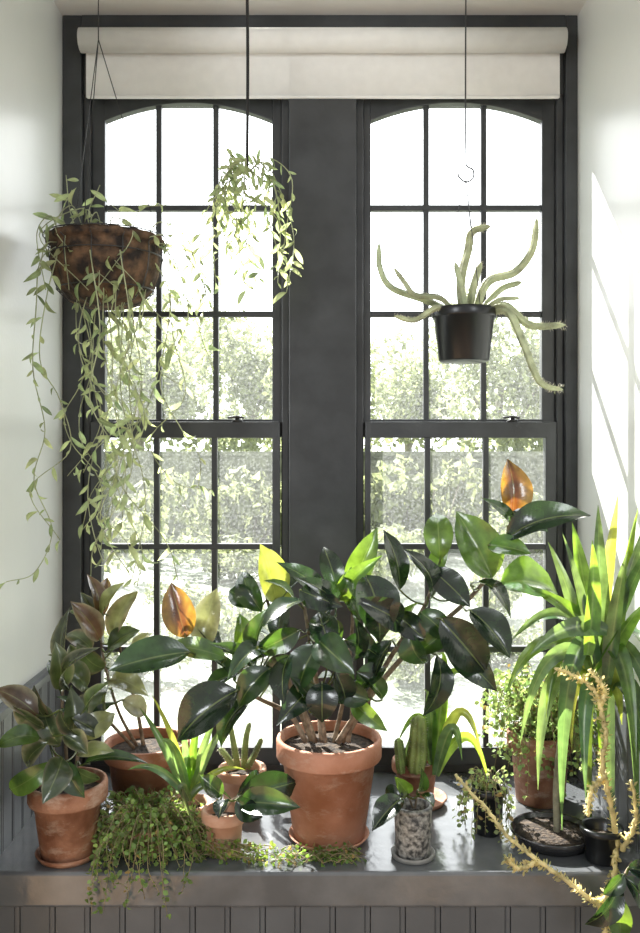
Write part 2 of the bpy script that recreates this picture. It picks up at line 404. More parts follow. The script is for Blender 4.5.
mb = MB(); box(mb, xd(84, 2.53), xd(562, 2.53), yf-.004, yf+.004, zb-.003, zb+.006); put(mb, 'hem_bar', M['shade'], e, smooth=False, bevel=.002)
for s, px in ((-1, 76), (1, 569)):
    mb = MB(); x = xd(px, dsh); box(mb, x-.0015, x+.0015, -.085, -.033, zc-.02, zc+.02); put(mb, 'bracket', M['frame'], e, smooth=False)

# ================================================================ OUTDOORS
mb = MB(); box(mb, -60, 60, .6, 90, 0.0, .1); struct(put(mb, 'ground', M['ground'], None, smooth=False), 'pale sunlit paved ground outdoors', 'ground')
mb = MB(); box(mb, -14, 14, 10, 10.5, .1, 1.42); box(mb, -14.05, 14.05, 9.94, 10.56, 1.42, 1.48)
tag(put(mb, 'garden_wall', M['stone'], None, smooth=False), 'low rubble stone boundary wall with coping', 'wall')
def clump(rr, blobs, n, s0, s1, g=1.0):
    mb = MB()
    for c, r_ in blobs:
        for _ in range(n):
            d = Vector((rr.gauss(0, 1), rr.gauss(0, 1), rr.gauss(0, 1))).normalized()
            p = c+d*r_*rr.uniform(.7, 1.1); s = rr.uniform(s0, s1)
            u = Vector((rr.gauss(0, 1), rr.gauss(0, 1), rr.gauss(0, 1))).normalized(); v = u.cross(d)
            if v.length < .1: continue
            v.normalize(); k = rr.uniform(.6, 1.25)*g
            mb.add([p-u*s, p+v*s*.6, p+u*s, p-v*s*.6], [(0, 1, 2, 3)], (.28*k, .32*k, .17*k), (.34*k, .38*k, .18*k), [(0, 0)]*4)
    return mb
protos = []
for s in range(3):
    rr = random.Random(s+3)
    e = empty('tree', (0, 0, 0), 'pale green leafy deciduous tree in hazy sunlight', 'tree')
    f = put(clump(rr, [(Vector((rr.uniform(-1.2, 1.2), rr.uniform(-.9, .9), 2.6+rr.uniform(-1.7, 1.5))), rr.uniform(.6, 1.2)) for _ in range(11)], 400, .06, .14), 'foliage', M['tree'], e, smooth=False)
    mb = MB(); tube(mb, smoothpath([Vector((0, 0, 0)), Vector((.05, 0, 1)), Vector((-.05, .05, 2.2)), Vector((.1, 0, 3.2))], 4), .16, .06)
    tube(mb, smoothpath([Vector((0, 0, 1.2)), Vector((.5, 0, 2)), Vector((.9, .1, 2.8))], 4), .07, .03)
    tube(mb, smoothpath([Vector((0, 0, 1.4)), Vector((-.5, .1, 2.2)), Vector((-.9, 0, 2.9))], 4), .07, .03)
    t_ = put(mb, 'trunk', M['treebark'], e); protos.append((e, f, t_))
pos = [(-9.6, 20.5), (-4.8, 20.5), (0, 20.5), (4.8, 20.5), (9.6, 20.5), (-7.8, 27), (-2.4, 27), (3.0, 27), (8.6, 27), (-13.4, 27)]
for i, (x, y) in enumerate(pos):
    pe, pf, pt = protos[i % 3]
    if i < 3: ne = pe
    else:
        ne = pe.copy(); scene.collection.objects.link(ne)
        for ch in (pf, pt):
            c2 = ch.copy(); c2.parent = ne; scene.collection.objects.link(c2)
    ne.location = (x, y, .1); ne.rotation_euler = (0, 0, i*1.9); sc = 1.0+.12*math.sin(i*2.3)+(.1 if y > 25 else 0); ne.scale = (sc*1.08, sc*1.08, sc*1.05)
    ne['group'] = 'trees beyond the garden wall'
rr = random.Random(11)
se = empty('shrub', (0, 0, 0), 'low pale sunlit garden shrub on the paving', 'shrub')
sf = put(clump(rr, [(Vector((rr.uniform(-.3, .3), rr.uniform(-.15, .15), .16+rr.uniform(-.02, .08))), rr.uniform(.1, .17)) for _ in range(7)], 170, .018, .035, .75), 'foliage', M['tree'], se, smooth=False)
mb = MB()
for k in range(5): tube(mb, smoothpath([Vector((.02*k-.04, 0, 0)), Vector((.08*k-.16, .03*math.sin(k), .12)), Vector((.12*k-.24, .05*math.sin(k*2), .25))], 4), .008, .003, 6)
st = put(mb, 'stem', M['treebark'], se)
sh = [(-1.15, 2.6, 1), (-.45, 3.0, 1), (.5, 2.7, 1), (1.2, 3.1, 1), (-1.9, 3.4, 1), (2.0, 3.0, 1), (.1, 4.2, 1), (-1.1, 4.6, 1), (1.4, 4.5, 1), (-2.5, 6.3, 1.8), (-.9, 6.7, 1.8), (.7, 6.4, 1.8), (2.3, 6.8, 1.8)]
sh += [(-5.6+2.25*k, 8.7+.15*math.sin(k*3), 3.0) for k in range(6)]
for i, (x, y, k) in enumerate(sh):
    if i == 0: ne = se
    else:
        ne = se.copy(); scene.collection.objects.link(ne)
        for ch in (sf, st): c2 = ch.copy(); c2.parent = ne; scene.collection.objects.link(c2)
    ne.location = (x, y, .1); ne.rotation_euler = (0, 0, i*2.1 if k < 2.5 else (i % 2)*math.pi+.1); ne.scale = (k, k, k*(1+.25*math.sin(i*1.7))); ne['group'] = 'low shrubs outside the window'

# ================================================================ FICUS builder
def nearest(S, p):
    best = None; bd = 1e9
    for path in S:
        for q in path[len(path)//4:]:
            d = (q-p).length
            if d < bd: bd = d; best = q
    return best
PC = (.10, .13, .04); PT = (.3, .35, .08)
def ficus(par, stems, leaves, rs=.006, fill=0, fl=(.10, .15), fkeys='Dd', ratio=.42, fstart=.5, mat='rubber', fbias=Vector((0, -.2, .5)), wf=1.04):
    S = [smoothpath([W(*p) for p in s], 8) for s in stems]
    ms = MB()
    for k, s in enumerate(S): tube(ms, s, rs*(1.1 if k % 2 else .9), rs*.55, 8)
    ml = MB()
    for lf in leaves:
        bx, by, tx, ty, w, d, key = lf[:7]; roll = lf[7] if len(lf) > 7 else R.uniform(-.9, .9)
        dt = lf[8] if len(lf) > 8 else R.uniform(-.10, .05)
        B = W(bx, by, d); T = W(tx, ty, d+dt); col, trn = KEY[key]
        if key == 'D' and R.random() < .25: col, trn = KEY['d']
        elif key == 'd' and R.random() < .3: col, trn = KEY['G']
        nh = Vector((math.sin(roll), -math.cos(roll), .35+R.uniform(-.3, 1.0)))
        edge = None; ew = .3
        if key == 'O': edge = AM; ew = .28; nh = Vector((.1, -1, .1))
        elif key in 'RLBV' and R.random() < .85: edge = CR if R.random() < .7 else PK; ew = R.uniform(.4, .8)
        leaf(ml, B, T, w*d/F*wf, nh, 'ficus', R.uniform(.04, .22), R.uniform(.2, .7), jit(col), jit(trn), edge=edge, wavy=.02, seg=12, cols=8, ew=ew)
        q = nearest(S, B)
        if q is not None and (q-B).length < .25: tube(ml, smoothpath([q, (q+B)/2+Vector((0, 0, -.008)), B, B+(T-B)*.1], 3), .0028, .002, 6, col=PC, trn=PT)
    for k, s in enumerate(S):
        for i in range(fill):
            t = fstart+(1-fstart)*(i+R.random())/fill; q = s[min(len(s)-1, int(t*len(s)))]
            a = i*2.4+k; dr = (Vector((math.cos(a), math.sin(a)*.7, R.uniform(-.15, .8)))+fbias).normalized()
            ln = R.uniform(*fl); B = q+dr*.035; T = B+dr*ln
            for z in (B, T):
                if abs(z.x) > HW-.02: z.x = math.copysign(HW-.02, z.x)
            if T.y > -.04: T.y = -.04
            ky = R.choice(fkeys); col, trn = KEY[ky]
            up = Vector((0, -.35, 1))-dr*.3
            leaf(ml, B, T, ln*ratio, up, 'ficus', .1, .45, jit(col), jit(trn), wavy=.02, cols=6, edge=CR if ky in 'RLBV' else None, ew=.5)
            tube(ml, [q, (q+B)/2, B+dr*.01], .0028, .002, 6, col=PC, trn=PT)
    put(ms, 'stem', M['bark'], par)
    return put(ml, 'foliage', M[mat], par)

# --- central rubber plant
c, d0 = SP(329, 838)
e = empty('potted_rubber_plant', c, 'large rubber plant with glossy dark leaves in big terracotta pot', 'potted plant')
saucer(e, c, .1, M['terra'])
cp = c+Vector((0, 0, .007)); pot(e, cp, .130, .088, .245, .05, M['terra'])
D = 2.13
stems = [[(316, 742, D), (300, 705, D-.02), (268, 680, 2.12), (235, 668, 2.1), (205, 652, 2.08)],
         [(322, 742, D), (318, 695, D), (310, 640, 2.12), (303, 600, 2.14)],
         [(334, 742, D+.03), (345, 690, 2.15), (352, 630, 2.18), (352, 590, 2.18)],
         [(342, 742, D+.02), (375, 690, 2.16), (415, 645, 2.18), (468, 600, 2.18), (502, 555, 2.18), (512, 520, 2.18)],
         [(312, 742, D+.04), (292, 690, 2.2), (275, 630, 2.22), (266, 595, 2.22)],
         [(338, 742, D), (368, 695, 2.1), (395, 650, 2.12), (425, 605, 2.16), (437, 565, 2.2)],
         [(325, 742, D-.03), (322, 715, 2.08), (322, 690, 2.06)],
         [(306, 742, D), (290, 715, 2.12), (262, 700, 2.1), (240, 690, 2.08)],
         [(348, 742, D), (352, 712, 2.12), (348, 690, 2.12)]]
LV = [
 (190, 652, 108, 668, 36, 2.02, 'D', .1), (186, 638, 171, 583, 31, 2.08, 'O', .1, 0), (203, 652, 214, 588, 29, 2.1, 'V', -.2), (226, 658, 166, 643, 22, 2.05, 'd'),
 (238, 690, 174, 738, 44, 2.0, 'D', -.1), (236, 655, 243, 613, 24, 2.15, 'G'), (272, 650, 228, 668, 26, 2.05, 'd'), (262, 612, 239, 570, 24, 2.2, 'd'),
 (276, 602, 262, 545, 32, 2.2, 'Y', .2), (290, 606, 276, 560, 20, 2.24, 'Y'), (256, 605, 228, 590, 22, 2.2, 'd'), (318, 600, 288, 562, 22, 2.1, 'D'),
 (338, 592, 324, 545, 22, 2.1, 'D'), (350, 592, 376, 530, 25, 2.15, 'G', .3), (338, 600, 352, 570, 18, 2.1, 'd'), (365, 575, 384, 640, 42, 2.05, 'D', .1, -.05),
 (305, 600, 262, 622, 28, 2.05, 'D'), (300, 590, 340, 606, 24, 2.05, 'D'), (318, 645, 296, 690, 32, 2.0, 'D'), (318, 640, 352, 672, 32, 2.0, 'D'), (322, 682, 322, 722, 30, 1.98, 'D', 0, -.03),
 (320, 625, 343, 640, 24, 2.02, 'd'), (300, 630, 256, 652, 24, 2.03, 'D'), (270, 668, 236, 705, 28, 2.03, 'D'), (264, 655, 262, 610, 24, 2.1, 'd'), (336, 690, 370, 700, 24, 2.04, 'D'),
 (345, 640, 380, 655, 24, 2.06, 'D'), (310, 690, 282, 718, 26, 2.02, 'D'), (250, 700, 215, 745, 22, 2.06, 'D'), (290, 655, 280, 700, 28, 2.0, 'D'), (332, 620, 310, 575, 26, 2.06, 'D'),
 (352, 700, 384, 730, 18, 2.1, 'd'), (330, 650, 318, 610, 28, 2.0, 'D'), (300, 665, 262, 672, 24, 2.02, 'D'), (345, 665, 362, 622, 26, 2.04, 'D'), (278, 640, 284, 596, 24, 2.12, 'D'), (335, 670, 348, 706, 24, 2.0, 'D'),
 (240, 672, 202, 690, 22, 2.06, 'd'), (250, 680, 225, 640, 22, 2.1, 'D'), (360, 620, 338, 580, 24, 2.1, 'D'), (385, 668, 355, 690, 22, 2.08, 'D'), (310, 712, 300, 680, 22, 2.03, 'D'),
 (512, 518, 511, 459, 31, 2.16, 'O', 0, 0), (492, 578, 458, 511, 42, 2.14, 'G', .1, 0), (440, 560, 437, 509, 28, 2.18, 'G', -.2), (506, 540, 586, 508, 32, 2.08, 'D', .1), (512, 512, 548, 530, 18, 2.12, 'D'),
 (500, 584, 560, 588, 52, 2.12, 'G', .1, 0), (400, 590, 387, 528, 24, 2.14, 'D'), (428, 602, 415, 548, 30, 2.1, 'D'), (432, 570, 470, 605, 28, 2.12, 'D'), (440, 618, 488, 674, 40, 2.02, 'D', .1),
 (470, 610, 512, 655, 32, 2.04, 'D'), (410, 632, 424, 668, 28, 2.05, 'D'), (392, 640, 372, 680, 24, 2.08, 'D'), (470, 585, 514, 606, 24, 2.08, 'D'), (437, 655, 431, 718, 28, 2.05, 'D'),
 (446, 640, 497, 690, 28, 2.1, 'D'), (400, 625, 362, 600, 28, 2.06, 'D'), (420, 612, 452, 640, 24, 2.06, 'd'), (488, 545, 530, 552, 22, 2.1, 'd'), (455, 625, 415, 655, 22, 2.09, 'D'),
 (500, 560, 470, 540, 22, 2.2, 'G'), (508, 528, 492, 498, 14, 2.14, 'd'), (352, 588, 372, 560, 16, 2.12, 'd'), (382, 700, 362, 672, 18, 2.1, 'd'), (425, 640, 395, 612, 24, 2.04, 'D'), (450, 600, 436, 560, 22, 2.14, 'd'),
]
ficus(e, stems, LV, rs=.007, fill=2, fkeys='DDdG', fl=(.08, .12))

# --- left mottled rubber plant
c, d0 = SP(68, 856)
e = empty('potted_rubber_plant', c, 'small mottled olive and cream rubber plant in weathered terracotta pot', 'potted plant')
saucer(e, c, .075, M['terra_dark']); pot(e, c+Vector((0, 0, .007)), .092, .062, .172, .045, M['terra_dark'])
stems = [[(66, 795, 2.05), (58, 760, 2.03), (45, 735, 2.0), (35, 715, 1.98)], [(72, 795, 2.05), (78, 755, 2.03), (85, 715, 2.03)], [(69, 795, 2.06), (66, 750, 2.08), (62, 700, 2.1), (66, 670, 2.1)]]
LV = [(38, 716, -4, 686, 28, 1.98, 'R'), (40, 738, -4, 742, 24, 1.96, 'd'), (48, 742, 22, 772, 26, 1.95, 'L'), (60, 745, 40, 705, 26, 1.98, 'L'), (70, 742, 74, 690, 26, 2.0, 'L'),
      (60, 690, 58, 644, 26, 2.05, 'L'), (70, 690, 84, 645, 22, 2.05, 'B'), (82, 738, 114, 712, 26, 2.0, 'V'), (78, 755, 112, 748, 20, 1.98, 'V'), (74, 768, 100, 782, 20, 2.0, 'L'),
      (62, 758, 46, 800, 30, 1.93, 'L'), (56, 762, 2, 796, 24, 1.94, 'd'), (90, 722, 100, 682, 24, 2.03, 'L'), (52, 722, 30, 690, 24, 2.0, 'B'), (66, 762, 82, 798, 24, 1.93, 'd'),
      (84, 764, 144, 757, 13, 2.03, 'd'), (44, 728, 12, 708, 22, 1.97, 'L'), (72, 718, 102, 735, 22, 1.97, 'B'), (64, 735, 88, 752, 22, 1.95, 'L'), (60, 710, 78, 740, 24, 1.94, 'B')]
ficus(e, stems, LV, rs=.005, fill=2, fkeys='LBd', fl=(.05, .08), ratio=.45, wf=.95)
# --- taller variegated plant
c, d0 = SP(147, 814)
e = empty('potted_rubber_plant', c, 'taller variegated rubber plant with reddish cream leaves, wide terracotta pot', 'potted plant')
pot(e, c, .112, .08, .195, .042, M['terra'])
stems = [[(138, 748, 2.30), (118, 710, 2.28), (104, 660, 2.27), (98, 615, 2.25)], [(144, 748, 2.30), (135, 700, 2.32), (122, 660, 2.33), (118, 620, 2.3)], [(134, 748, 2.28), (108, 720, 2.25), (84, 690, 2.2), (74, 660, 2.18)]]
LV = [(98, 618, 92, 574, 18, 2.24, 'R'), (102, 622, 118, 582, 20, 2.24, 'V'), (112, 640, 134, 588, 24, 2.28, 'V'), (100, 640, 74, 602, 24, 2.22, 'R'), (108, 650, 138, 628, 24, 2.25, 'L'),
      (104, 668, 76, 648, 24, 2.2, 'L'), (110, 680, 145, 690, 24, 2.2, 'V'), (100, 690, 82, 735, 28, 2.15, 'L'), (112, 690, 98, 726, 26, 2.13, 'L'), (118, 668, 148, 655, 22, 2.26, 'd'),
      (86, 690, 62, 660, 26, 2.16, 'L'), (122, 700, 148, 714, 20, 2.2, 'C'), (92, 650, 66, 630, 22, 2.2, 'L'), (74, 672, 60, 612, 20, 2.14, 'B'), (96, 632, 84, 592, 18, 2.25, 'B'), (104, 615, 106, 575, 14, 2.26, 'O')]
ficus(e, stems, LV, rs=.005, fill=2, fkeys='LLBV', fl=(.05, .08), ratio=.45)

# ================================================================ strap-leaved plants
def straps(mb, items, wpx, key='G', fold=.5, seg=14):
    for it in items:
        (bx, by), (mx, my), (tx, ty), d = it[:4]; key_ = it[4] if len(it) > 4 else key
        B, Mi, T = W(bx, by, d), W(mx, my, d+R.uniform(-.05, .02)), W(tx, ty, d+R.uniform(-.12, .06))
        col, trn = KEY[key_]; col = jit(col, .3); trn = jit(trn, .3); w = wpx*d/F*R.uniform(.85, 1.15)
        vs = []; fs = []; uv = []; S = None
        nh = Vector((R.uniform(-.6, .6), -1, R.uniform(.2, 1.2)))
        for i in range(seg+1):
            t = i/seg; p = B*(1-t)**2+Mi*2*t*(1-t)+T*t*t
            tg = ((Mi-B)*(1-t)+(T-Mi)*t).normalized(); S2 = tg.cross(nh)
            if S2.length < 1e-3: S2 = Vector((1, 0, 0))
            S2.normalize()
            if S and S.dot(S2) < 0: S2 = -S2
            S = S2; Nn = S.cross(tg); hw = w*.5*wprof('strap', t)+.0004
            for u in (-1, -.5, 0, .5, 1): vs.append(p+S*hw*u+Nn*hw*fold*abs(u)); uv.append((u*.5+.5, t))
        for i in range(seg):
            for j in range(4):
                a = i*5+j; fs.append((a, a+1, a+6, a+5))
        mb.add(vs, fs, col, trn, uv)
c, d0 = SP(190, 838)
e = empty('potted_strap_leaf_plant', c, 'small plant with long pale green strap leaves in clay pot', 'potted plant')
pot(e, c, .055, .04, .09, .022, M['terra_pale'])
mb = MB(); b0 = (190, 800)
straps(mb, [(b0, (165, 740), (140, 708), 2.13, 'S'), (b0, (180, 740), (152, 695), 2.14, 'Y'), (b0, (185, 750), (182, 712), 2.15, 'S'), (b0, (200, 750), (222, 700), 2.14, 'S'), (b0, (205, 745), (236, 712), 2.12, 'S'),
            (b0, (192, 740), (205, 690), 2.16), (b0, (160, 755), (128, 770), 2.08, 'S'), (b0, (170, 760), (196, 832), 2.02, 'L'), (b0, (214, 760), (246, 770), 2.1, 'Y'), (b0, (175, 730), (160, 742), 2.1, 'S'), (b0, (205, 770), (232, 800), 2.08, 'S')], 9)
put(mb, 'foliage', M['strap'], e)

c, d0 = SP(224, 852)
e = empty('potted_succulent', c, 'small pale clay pot with broad glossy dark leaves', 'potted plant')
pot(e, c, .054, .040, .104, .028, M['terra_pale'])
stems = [[(224, 812, 2.06), (232, 800, 2.05), (242, 795, 2.03)], [(222, 812, 2.06), (215, 795, 2.06)]]
LV = [(240, 796, 298, 782, 34, 2.02, 'D'), (240, 802, 298, 806, 26, 1.98, 'D'), (238, 794, 262, 772, 26, 2.05, 'D'), (236, 800, 262, 818, 22, 1.97, 'D'), (222, 796, 200, 775, 18, 2.06, 'd'), (226, 800, 218, 816, 16, 1.98, 'D'), (246, 790, 285, 775, 20, 2.08, 'D')]
ficus(e, stems, LV, rs=.004)

c, d0 = SP(242, 806)
e = empty('potted_cactus', c, 'slim spiny cactus stems in a small terracotta pot', 'potted plant')
pot(e, c, .066, .048, .105, .026, M['terra_pale'])
def cactus(par, stems, r_, col, trn, ribs=5, name='stem', spk=True, sl=.6):
    mb = MB()
    for s in stems:
        P = smoothpath([W(*p) for p in s[0]], 9); rr = s[1] if len(s) > 1 else r_
        tube(mb, P, rr, sides=ribs*4 if ribs else 10, ribs=ribs, rib=.22, col=jit(col, .15), trn=trn, prof=lambda t: rr*min(1, .75+t)*(1.05-.35*t)*(1 if t < .85 else max(.12, math.sqrt(max(0, 1-((t-.85)/.15)**2)))))
        if spk:
            for i in range(1, len(P)-1):
                for k in range(9):
                    q = rv(); T = (P[i+1]-P[i-1]).normalized(); q = (q-T*q.dot(T)).normalized(); a = P[i].lerp(P[i+1], R.random())+q*rr*.8
                    tube(mb, [a, a+(q+T*.3)*rr*sl], .0006, .0002, 3, col=(.6, .57, .45))
    put(mb, name, M['stemv'], par)
cactus(e, [([(238, 768, 2.33), (234, 745, 2.33), (230, 722, 2.33)],), ([(244, 768, 2.33), (246, 740, 2.32), (250, 722, 2.32)],), ([(248, 768, 2.33), (256, 752, 2.33), (262, 738, 2.33)],), ([(234, 768, 2.33), (226, 756, 2.33), (219, 748, 2.33)],)], .008, (.22, .28, .1), (.3, .4, .1))

c, d0 = SP(416, 802)
e = empty('potted_cactus', c, 'columnar cactus with arching strap leaves in terracotta pot and saucer', 'potted plant')
saucer(e, c, .085, M['terra_dark']); pot(e, c+Vector((0, 0, .007)), .066, .046, .11, .03, M['terra_dark'])
cactus(e, [([(416, 772, 2.30), (418, 745, 2.30), (419, 715, 2.30)], .024), ([(402, 772, 2.32), (400, 755, 2.31), (398, 738, 2.31)], .014)], .02, (.25, .33, .10), (.3, .45, .1), ribs=7, sl=.3)
mb = MB(); b0 = (436, 775)
straps(mb, [(b0, (425, 680), (398, 742), 2.36), (b0, (430, 660), (452, 690), 2.34, 'Y'), (b0, (448, 640), (440, 655), 2.35), (b0, (460, 660), (482, 755), 2.28, 'Y'), (b0, (455, 690), (462, 760), 2.26, 'S'),
            (b0, (430, 690), (424, 690), 2.34, 'S'), (b0, (440, 640), (470, 680), 2.3), (b0, (412, 700), (402, 770), 2.34, 'S'), (b0, (470, 690), (490, 790), 2.27)], 12)
put(mb, 'foliage', M['strap'], e)

c, d0 = SP(413, 856)
e = empty('ceramic_cup_planter', c, 'speckled black and white ceramic cup planter on grey dish', 'planter')
mb = MB(); lathe(mb, c, [(.046, 0), (.05, .002), (.052, .012), (.049, .013), (.04, .006), (.0001, .006)], 40); put(mb, 'saucer', M['stoneware'], e)
c2 = c+Vector((0, 0, .007)); pot(e, c2, .046, .041, .115, .012, M['ceramic'], rimout=.001, name='cup')
stems = [[(413, 808, 2.06), (408, 796, 2.05), (402, 790, 2.04)], [(415, 808, 2.06), (418, 790, 2.06)]]
ficus(e, stems, [(402, 798, 372, 828, 24, 1.98, 'D'), (404, 796, 382, 800, 20, 2.0, 'D'), (418, 796, 434, 802, 14, 2.03, 'D'), (417, 792, 424, 772, 12, 2.06, 'd'), (408, 794, 396, 778, 14, 2.05, 'd')], rs=.003)

# ================================================================ tiny-leaved plants
def sprig(ml, ms, P, sp=.011, sz=.010, col=(.2, .3, .06), trn=(.4, .55, .08), ratio=.75, rs=.0011, droop=.3, scol=(.25, .2, .1)):
    tube(ms, P, rs, rs*.6, 4, col=scol)
    acc = 0; g = R.uniform(.6, 1.15); col = tuple(x*g for x in col); trn = tuple(x*g for x in trn)
    for i in range(1, len(P)):
        acc += (P[i]-P[i-1]).length
        while acc > sp:
            acc -= sp
            T = (P[i]-P[i-1]); T = T.normalized() if T.length > 1e-9 else Vector((0, 0, -1))
            q = rv(); q = (q-T*q.dot(T)*.6+Vector((0, 0, -droop))).normalized()
            s = sz*R.uniform(.6, 1.3); B = P[i]+q*.002
            if R.random() < .06: c_, t_ = (.35, .25, .1), (.5, .35, .1)
            else: c_, t_ = jit(col, .35), jit(trn, .3)
            Tp = B+(q+T*.4).normalized()*s
            if abs(Tp.x) > HW-.01: Tp.x = math.copysign(HW-.01, Tp.x)
            leaf(ml, B, Tp, s*ratio, rv(), 'small', .05, .2, c_, t_, seg=4, cols=2)
c, d0 = SP(148, 848)
e = empty('creeping_plant', c, 'bushy creeping plant with tiny yellow-green leaves spilling over sill', 'potted plant')
pot(e, c, .06, .045, .06, .018, M['terra_dark'])
ml = MB(); ms = MB(); top = c+Vector((0, 0, .05))
def sillclamp(p, m=.006):
    if p.y > -.640: p.z = max(p.z, SILL+m)
    return p
for i in range(270):
    a = R.uniform(0, 2*math.pi); L1 = R.uniform(.06, .155); ex = 1.15
    P0 = top+Vector((math.cos(a)*.03, math.sin(a)*.03, 0))
    P1 = top+Vector((math.cos(a)*L1*.6*ex, math.sin(a)*L1*.5, R.uniform(-.01, .075)))
    P2 = top+Vector((math.cos(a)*L1*1.05*ex, min(.12, math.sin(a)*L1*.9), -R.uniform(-.03, .05)))
    if P2.y < -.60 and R.random() < .55:
        P2.y = -.645; P3 = Vector((P2.x+R.uniform(-.03, .03), -.655, SILL-R.uniform(.0, .085)))
    else:
        P2.y = max(P2.y, -.615); P3 = Vector((P2.x+math.cos(a)*.02, P2.y, SILL+.01))
    pts = [sillclamp(p) for p in smoothpath([P0, P1, P2, P3], 6)]
    sprig(ml, ms, pts, sz=.0125, sp=.012, col=(.20, .31, .09), trn=(.42, .6, .13), droop=0)
for i in range(50):
    x0, y0 = c.x+.1, -.56; x1 = R.uniform(-.30, -.10); y1 = R.uniform(-.60, -.5)
    pts = smoothpath([Vector((x0, y0+R.uniform(-.05, .05), SILL+.02)), Vector(((x0+x1)/2, (y0+y1)/2-.01, SILL+R.uniform(.01, .05))), Vector((x1, y1, SILL+.008))], 8)
    sprig(ml, ms, [sillclamp(p) for p in pts[6:]], sz=.011)
put(ms, 'stem', M['stemv'], e); f = put(ml, 'foliage', M['tiny'], e)
c, d0 = SP(330, 862)
e = empty('creeping_plant_cutting', c, 'low tangle of tiny green creeping sprigs lying beside the saucer', 'plant cutting')
ml = MB(); ms = MB()
for i in range(60):
    a = R.uniform(290, 366); py = R.uniform(853, 866); s, dd = SP(a, py); ln = R.uniform(.03, .07); an = R.uniform(-.5, .5)+(math.pi if R.random() < .5 or a > 340 else 0)
    pts = smoothpath([s+Vector((0, 0, .003)), s+Vector((math.cos(an)*ln*.5, math.sin(an)*.02, R.uniform(.01, .03))), s+Vector((math.cos(an)*ln, math.sin(an)*.03, .008))], 5)
    for p in pts: p.y = max(p.y, -.62)
    sprig(ml, ms, [sillclamp(p) for p in pts], sz=.011, col=(.12, .22, .05), trn=(.25, .4, .05))
put(ms, 'stem', M['stemv'], e); put(ml, 'foliage', M['tiny'], e)

c, d0 = SP(488, 832)
e = empty('potted_trailing_plant', c, 'small black plastic pot with wispy pale trailing vine', 'potted plant')
pot(e, c, .047, .034, .115, .018, M['black'])
ml = MB(); ms = MB(); top = c+Vector((0, 0, .105))
for i in range(22):
    a = R.uniform(0, 6.28); r_ = R.uniform(.05, .075)
    pts = smoothpath([top, top+Vector((math.cos(a)*r_*.6, math.sin(a)*r_*.6, R.uniform(.02, .05))), top+Vector((math.cos(a)*r_, math.sin(a)*r_, -.02)), top+Vector((math.cos(a)*r_*1.15, math.sin(a)*r_*1.1, -R.uniform(.04, .10)))], 6)
    sprig(ml, ms, [sillclamp(p) for p in pts], sz=.013, sp=.014, col=(.25, .33, .12), trn=(.5, .6, .2))
put(ms, 'stem', M['stemv'], e); put(ml, 'foliage', M['tiny'], e)

c, d0 = SP(540, 800)
e = empty('potted_maidenhair_fern', c, 'bushy fine-leaved bright green plant in a terracotta pot', 'potted plant')
pot(e, c, .09, .065, .19, .045, M['terra_dark'])
ml = MB(); ms = MB(); top = c+Vector((0, 0, .175))
for i in range(210):
    a = R.uniform(0, 6.28); r_ = R.uniform(.05, .135); h = R.uniform(.03, .27)*(1-r_*3)
    e1 = top+Vector((math.cos(a)*r_, max(-.2, min(.14, math.sin(a)*r_)), h)); e2 = e1+Vector((math.cos(a)*.03, math.sin(a)*.03, -R.uniform(.02, .14)))
    pts = smoothpath([top+Vector((math.cos(a)*.02, math.sin(a)*.02, 0)), (top+e1)/2+Vector((0, 0, .03)), e1, e2], 5)
    for p in pts: p.x = min(p.x, HW-.02); p.y = min(p.y, -.05)
    sprig(ml, ms, pts, sz=.014, sp=.012, col=(.24, .36, .12), trn=(.5, .65, .2))
put(ms, 'stem', M['stemv'], e); put(ml, 'foliage', M['tiny'], e)

# ================================================================ dracaena
c, d0 = SP(552, 842)
e = empty('potted_dracaena', c, 'tall dracaena with long green sword leaves in shallow dark bowl', 'potted plant')
mb = MB(); lathe(mb, c, [(.07, 0), (.085, .004), (.102, .03), (.1, .034), (.095, .032), (.08, .012), (.0001, .01)], 48); put(mb, 'pot', M['darkglaze'], e, label='shallow dark glazed bowl')
mb = MB(); lathe(mb, c, [(.092, .024), (.05, .027), (.0002, .028)], 40); put(mb, 'soil', M['soil'], e)
mb = MB(); tube(mb, smoothpath([W(557, 838, 2.12), W(557, 780, 2.12), W(566, 720, 2.12), W(588, 690, 2.1), W(600, 650, 2.08), W(604, 630, 2.08)], 8), .008, .012, 12); put(mb, 'trunk', M['trunkpale'], e)
mb = MB(); it = []
def Bs(): return (R.uniform(586, 610), R.uniform(630, 700))
for (tx, ty, mx, my, k) in [(618, 494, 606, 570, 'Y'), (598, 505, 599, 570, 'S'), (572, 522, 586, 580, 'G'), (548, 542, 572, 590, 'S'), (638, 508, 620, 580, 'G'), (656, 535, 630, 590, 'S'), (660, 590, 632, 605, 'G'),
        (512, 640, 555, 590, 'S'), (506, 695, 536, 605, 'G'), (538, 790, 540, 630, 'S'), (562, 830, 558, 640, 'S'), (592, 860, 580, 650, 'G'), (614, 866, 606, 660, 'S'),
        (638, 840, 632, 640, 'S'), (660, 760, 644, 610, 'S'), (572, 752, 564, 640, 'Y'), (636, 760, 628, 640, 'G'),
        (524, 585, 560, 600, 'G'), (628, 550, 616, 600, 'S'), (652, 660, 634, 615, 'S'), (546, 722, 554, 625, 'G'), (656, 870, 644, 650, 'S'),
        (530, 655, 565, 615, 'S'), (654, 498, 630, 570, 'S'), (622, 725, 614, 640, 'Y'), (562, 532, 580, 590, 'S'), (586, 800, 578, 650, 'S'), (520, 745, 538, 620, 'S'), (602, 780, 598, 650, 'G'), (592, 540, 596, 590, 'G')]:
    it.append((Bs(), (mx, my), (tx, ty), R.uniform(1.98, 2.13), k))
straps(mb, it, 19, fold=.35); put(mb, 'foliage', M['strap'], e)

